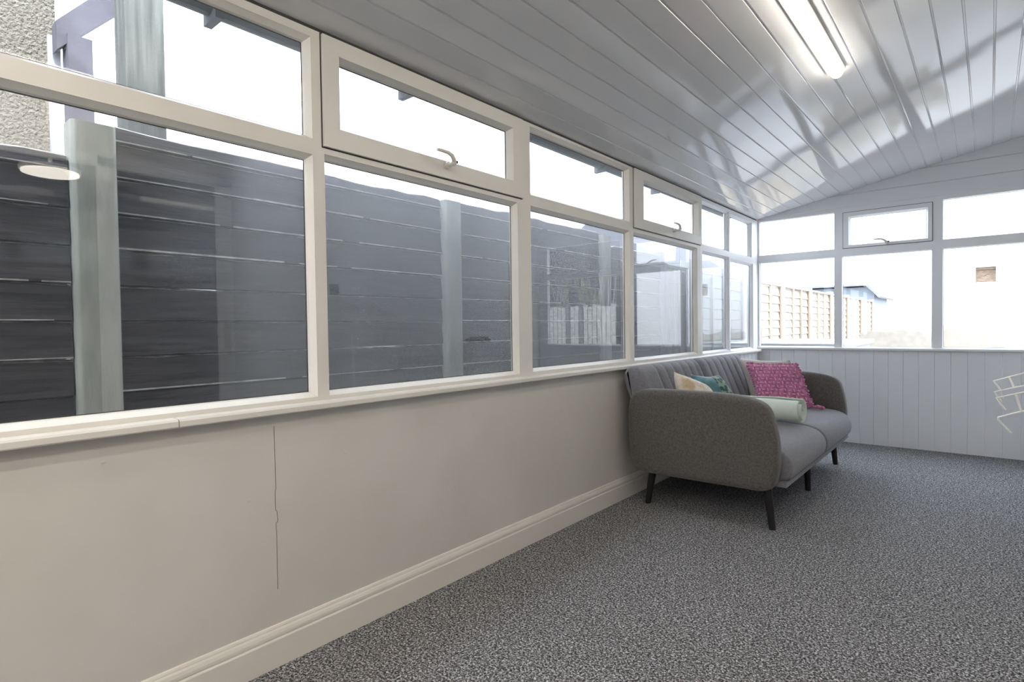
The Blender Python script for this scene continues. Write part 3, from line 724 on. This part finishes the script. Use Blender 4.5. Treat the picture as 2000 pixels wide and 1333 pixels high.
def light_panel(y0, y1, zt, label, seed, wood='light_wood', bat='batten'):
    t = thing('board_fence', (FX, (y0+y1)/2, -.2), label, 'fence panel', 'pale waney fence panels')
    rnd = random.Random(seed); mb = MB(); z = -.1; ny = 8
    while z < zt-.03:
        z1 = z+.125; off = [rnd.uniform(-.012, .012) for _ in range(ny+1)]
        vs = []
        for j in range(ny+1):
            y = y0+(y1-y0)*j/ny; vs += [(FX+.022, y, z+off[j]*.6), (FX+.004, y, min(zt, z1)+.01)]
        mb.add(vs, [(2*j, 2*j+2, 2*j+3, 2*j+1) for j in range(ny)], M[wood])
        vs = []
        for j in range(ny+1):
            y = y0+(y1-y0)*j/ny; vs += [(FX+.022, y, z+off[j]*.6), (FX+.002, y, z+off[j]*.6-.004)]
        mb.add(vs, [(2*j, 2*j+2, 2*j+3, 2*j+1) for j in range(ny)], M[bat])
        mb.box(FX-.012, FX+.001, y0, y1, z, min(zt, z1), M[wood])
        z = z1
    mb.build('boards', t, fixn=False)
    L_ = y1-y0
    for q in (0.012, .35, .66, .985):
        y = y0+L_*q; mb = MB(); mb.box(FX+.022, FX+.045, y-.022, y+.022, -.1, zt, M[bat] if q in (.012,.985) else M[wood]); mb.build('batten', t)
    mb = MB(); mb.box(FX-.03, FX+.05, y0, y1, zt, zt+.03, M[wood]); mb.build('cap_rail', t)
    return t
light_panel(5.50, 6.02, 1.80, 'short weathered fence panel directly after the dark fence', 19, 'timber', 'timber_dark')
ords = ['weathered grey fence panel closest to the house, behind the corner panes', 'pale wooden fence panel just left of the first far window mullion', 'pale fence panel above the grey lid', 'pale fence panel behind the first far mullion', 'pale fence panel below the blue shed roof', 'pale fence panel right of the shed roof', 'most distant pale fence panel']
for i, k in enumerate(range(5, 12)):
    light_panel(post_y[k]+.145, post_y[k+1]-.005, 1.80, ords[i], 20+i, *(('timber', 'timber_dark') if k == 5 else ()))
# timber posts and beam behind the fence, dashed wall of the neighbouring house
mb = MB(); mb.box(-.97, -.83, .815, .965, -.2, 3.4, M['timber']); tag(mb.build('timber_post', origin=(-.9, .89, -.2), bevel=.004), 'thick greenish timber post rising above the dark fence', 'post')
t = thing('pergola', (-1.45, .9, -.2), 'grey timber post and raking beam beside the dashed wall', 'pergola')
mb = MB(); mb.box(-1.47, -1.37, .738, .835, -.2, 2.62, M['timber_dark']); mb.build('upright', t)
mb = MB(); mb.prism([(.70, 2.535), (.70, 2.67), (1.5, 3.61), (1.5, 3.40)], 'x', -1.47, -1.39, M['timber_dark']); mb.build('raking_beam', t)
mb = MB(); mb.box(-3.5, -1.5, -1.8, .72, -.2, 5.0, M['dash']); mb2 = tag(mb.build('neighbour_wall', origin=(-2.5, -.5, -.2)), 'beige pebble dashed house wall at the far left', 'wall')
mb = MB(); mb.box(-1.499, -1.478, .685, .733, 2.02, 2.63, M['lid']); tag(mb.build('corner_strip', origin=(-1.49, .69, 2.02)), 'narrow white strip on the corner of the dashed wall', 'strip')
# gutter on the eaves
t = thing('gutter', (-.33, 2, 2.44), 'grey eaves gutter just outside the top of the left windows', 'gutter')
mb = MB(); pr = [(-.33+.045*math.cos(a), 2.455+.045*math.sin(a)) for a in [math.pi+math.pi*k/8 for k in range(9)]]+[(-.285+.0, 2.47), (-.292, 2.47)]+[(-.33+.038*math.cos(a), 2.457+.038*math.sin(a)) for a in [2*math.pi-math.pi*k/8 for k in range(9)]]
mb.prism(pr, 'y', -1.5, 6.6, M['roof_felt']); mb.build('channel', t)
for y in (.95, 1.9, 2.85, 3.8, 4.75, 5.7):
    mb = MB(); mb.box(-.385, -.275, y, y+.03, 2.388, 2.46, M['roof_felt']); mb.build('bracket', t)
# distant neighbouring houses
t = thing('neighbouring_house', (-9, 24, -.2), 'pale neighbouring house beyond the fence behind the corner panes', 'house')
mb = MB(); mb.box(-12, -6, 18, 24, -.2, 2.95, M['house_wall']); mb.build('walls', t)
mb = MB(); mb.prism([(-5.7, 2.9), (-9, 5.2), (-12.3, 2.9)], 'y', 17.7, 24.3, M['tile']); mb.build('roof', t)
mb = MB(); mb.box(-6, -5.97, 20, 21.2, 1.5, 2.4, M['dark_glass']); mb.build('window', t)
mb = MB(); mb.box(-9, -6.2, 11.0, 16.6, -.2, 3.3, M['house_wall']); mb.box(-9.1, -6.1, 10.9, 16.7, 3.3, 3.4, M['tile']); tag(mb.build('outbuilding', origin=(-7.5, 14, -.2)), 'flat roofed outbuilding behind the dark fence', 'outbuilding')
# ------------------------------------------------------------------ outside, beyond the far wall
t = thing('storage_box', (.1, 7.9, -.2), 'low grey lidded box just outside the far corner window', 'storage box')
mb = MB(); mb.box(-.50, .72, 6.95, 9.0, -.2, .93, M['lid']); mb.build('body', t)
mb = MB(); mb.box(-.54, .76, 6.90, 9.1, .93, .985, M['lid']); mb.build('lid', t, bevel=.01)
t = thing('garden_shed', (-2.5, 23, -.2), 'blue grey garden shed with a pitched felt roof behind the pale fence', 'shed')
mb = MB(); mb.box(-4.5, -.95, 22.0, 25.0, -.2, 2.15, M['blue_wood']); mb.prism([(-.95, 2.15), (-1.15, 2.40), (-4.5, 2.40), (-4.5, 2.15)], 'y', 22.02, 25.0, M['blue_wood']); mb.build('walls', t)
mb = MB(); mb.prism([(-.74, 2.06), (-.80, 2.02), (-1.17, 2.44), (-4.6, 2.44), (-4.6, 2.50), (-1.12, 2.51)], 'y', 21.8, 25.2, M['roof_felt']); mb.build('roof', t)
t = thing('garden_wall', (3.0, 10.1, -.2), 'white rendered garden wall with a square hole showing brick', 'wall')
mb = MB(); X0, X1 = .9, 3.2
hx0, hx1, hz0, hz1 = 1.81, 2.02, 1.735, 1.94
for r in ((X0, hx0, -.2, 4.2), (hx1, X1, -.2, 4.2), (hx0, hx1, -.2, hz0), (hx0, hx1, hz1, 4.2)): mb.box(r[0], r[1], 10.0, 10.25, r[2], r[3], M['white_render'])
mb.build('render', t)
mb = MB(); mb.box(hx0-.02, hx1+.02, 10.09, 10.2, hz0-.02, hz1+.02, M['brick']); mb.box(hx0, hx1, 10.05, 10.1, hz1-.03, hz1, M['brick']); mb.tube([(hx0+.06, 10.08, hz0+.08), (hx1-.06, 10.08, hz1-.07)], .006, M['batten'], n=6); mb.build('brick_recess', t)
mb = MB()
out = [(1.40, .5), (1.40, 1.17), (1.46, 1.16), (1.52, 1.11), (1.62, 1.08), (1.75, 1.04), (1.85, 1.04), (1.93, 1.09), (2.02, 1.12), (2.09, 1.20), (2.14, 1.16), (2.12, 1.06), (2.10, .5)]
mb.prism(out, 'y', 9.985, 10.02, M['brick_pale']); mb.build('bare_patch', t)
mb = MB(); mb.prism([(.45, .5), (.5, 1.06), (.62, 1.09), (.8, 1.07), (.95, 1.1), (1.3, 1.07), (1.42, .5)], 'y', 9.7, 9.9, M['brick_pale']); tag(mb.build('low_wall', origin=(.9, 9.8, -.2)), 'low rough masonry stub in front of the white garden wall', 'wall')
for o in ('low_wall',): pass
t = thing('dark_outbuilding', (6.5, 14.5, -.2), 'tall dark outbuilding behind the mirrored vertical fence', 'outbuilding')
mb = MB(); mb.box(4.0, 11, 13, 16, -.2, 5.2, M['dark_wood']); mb.build('walls', t)
mb = MB(); mb.prism([(3.7, 5.2), (11.3, 5.2), (7.5, 6.6)], 'y', 12.8, 16.2, M['tile']); mb.build('roof', t)
t = thing('vertical_fence', (5, 9.6, -.2), 'vertical board fence mirrored in the third large pane', 'fence')
mb = MB()
x = 3.45; rnd = random.Random(8)
while x < 7.5: mb.box(x, x+.09, 9.6+rnd.uniform(0, .01), 9.63, -.2, 1.62+rnd.uniform(-.03, .03), M['edge_wood'] if rnd.random() < .8 else M['timber']); x += .105
mb.build('boards', t)
mb = MB(); mb.box(3.4, 7.5, 9.63, 9.67, .3, .4, M['timber_dark']); mb.box(3.4, 7.5, 9.63, 9.67, 1.2, 1.3, M['timber_dark']); mb.build('rail', t)
mb = MB(); rnd = random.Random(12)
for k in range(70):
    x0 = rnd.uniform(4.4, 8.0); a = rnd.uniform(-.5, .5); p = [Vector((x0, 11.0, -.2)), Vector((x0+a*.4, 11.0+rnd.uniform(-.3, .3), 1.4)), Vector((x0+a+rnd.uniform(-.4, .4), 11.0+rnd.uniform(-.5, .5), 2.2+rnd.uniform(0, .7)))]
    mb.tube(p, .012, M['edge_wood'] if k % 4 == 0 else M['leaf'], n=5, radii=[.02, .012, .004])
tag(mb.build('shrub', origin=(6, 11, -.2)), 'twiggy shrub behind the mirrored vertical board fence', 'shrub')
for o in list(bpy.data.objects):
    if '_o' in o: del o['_o']
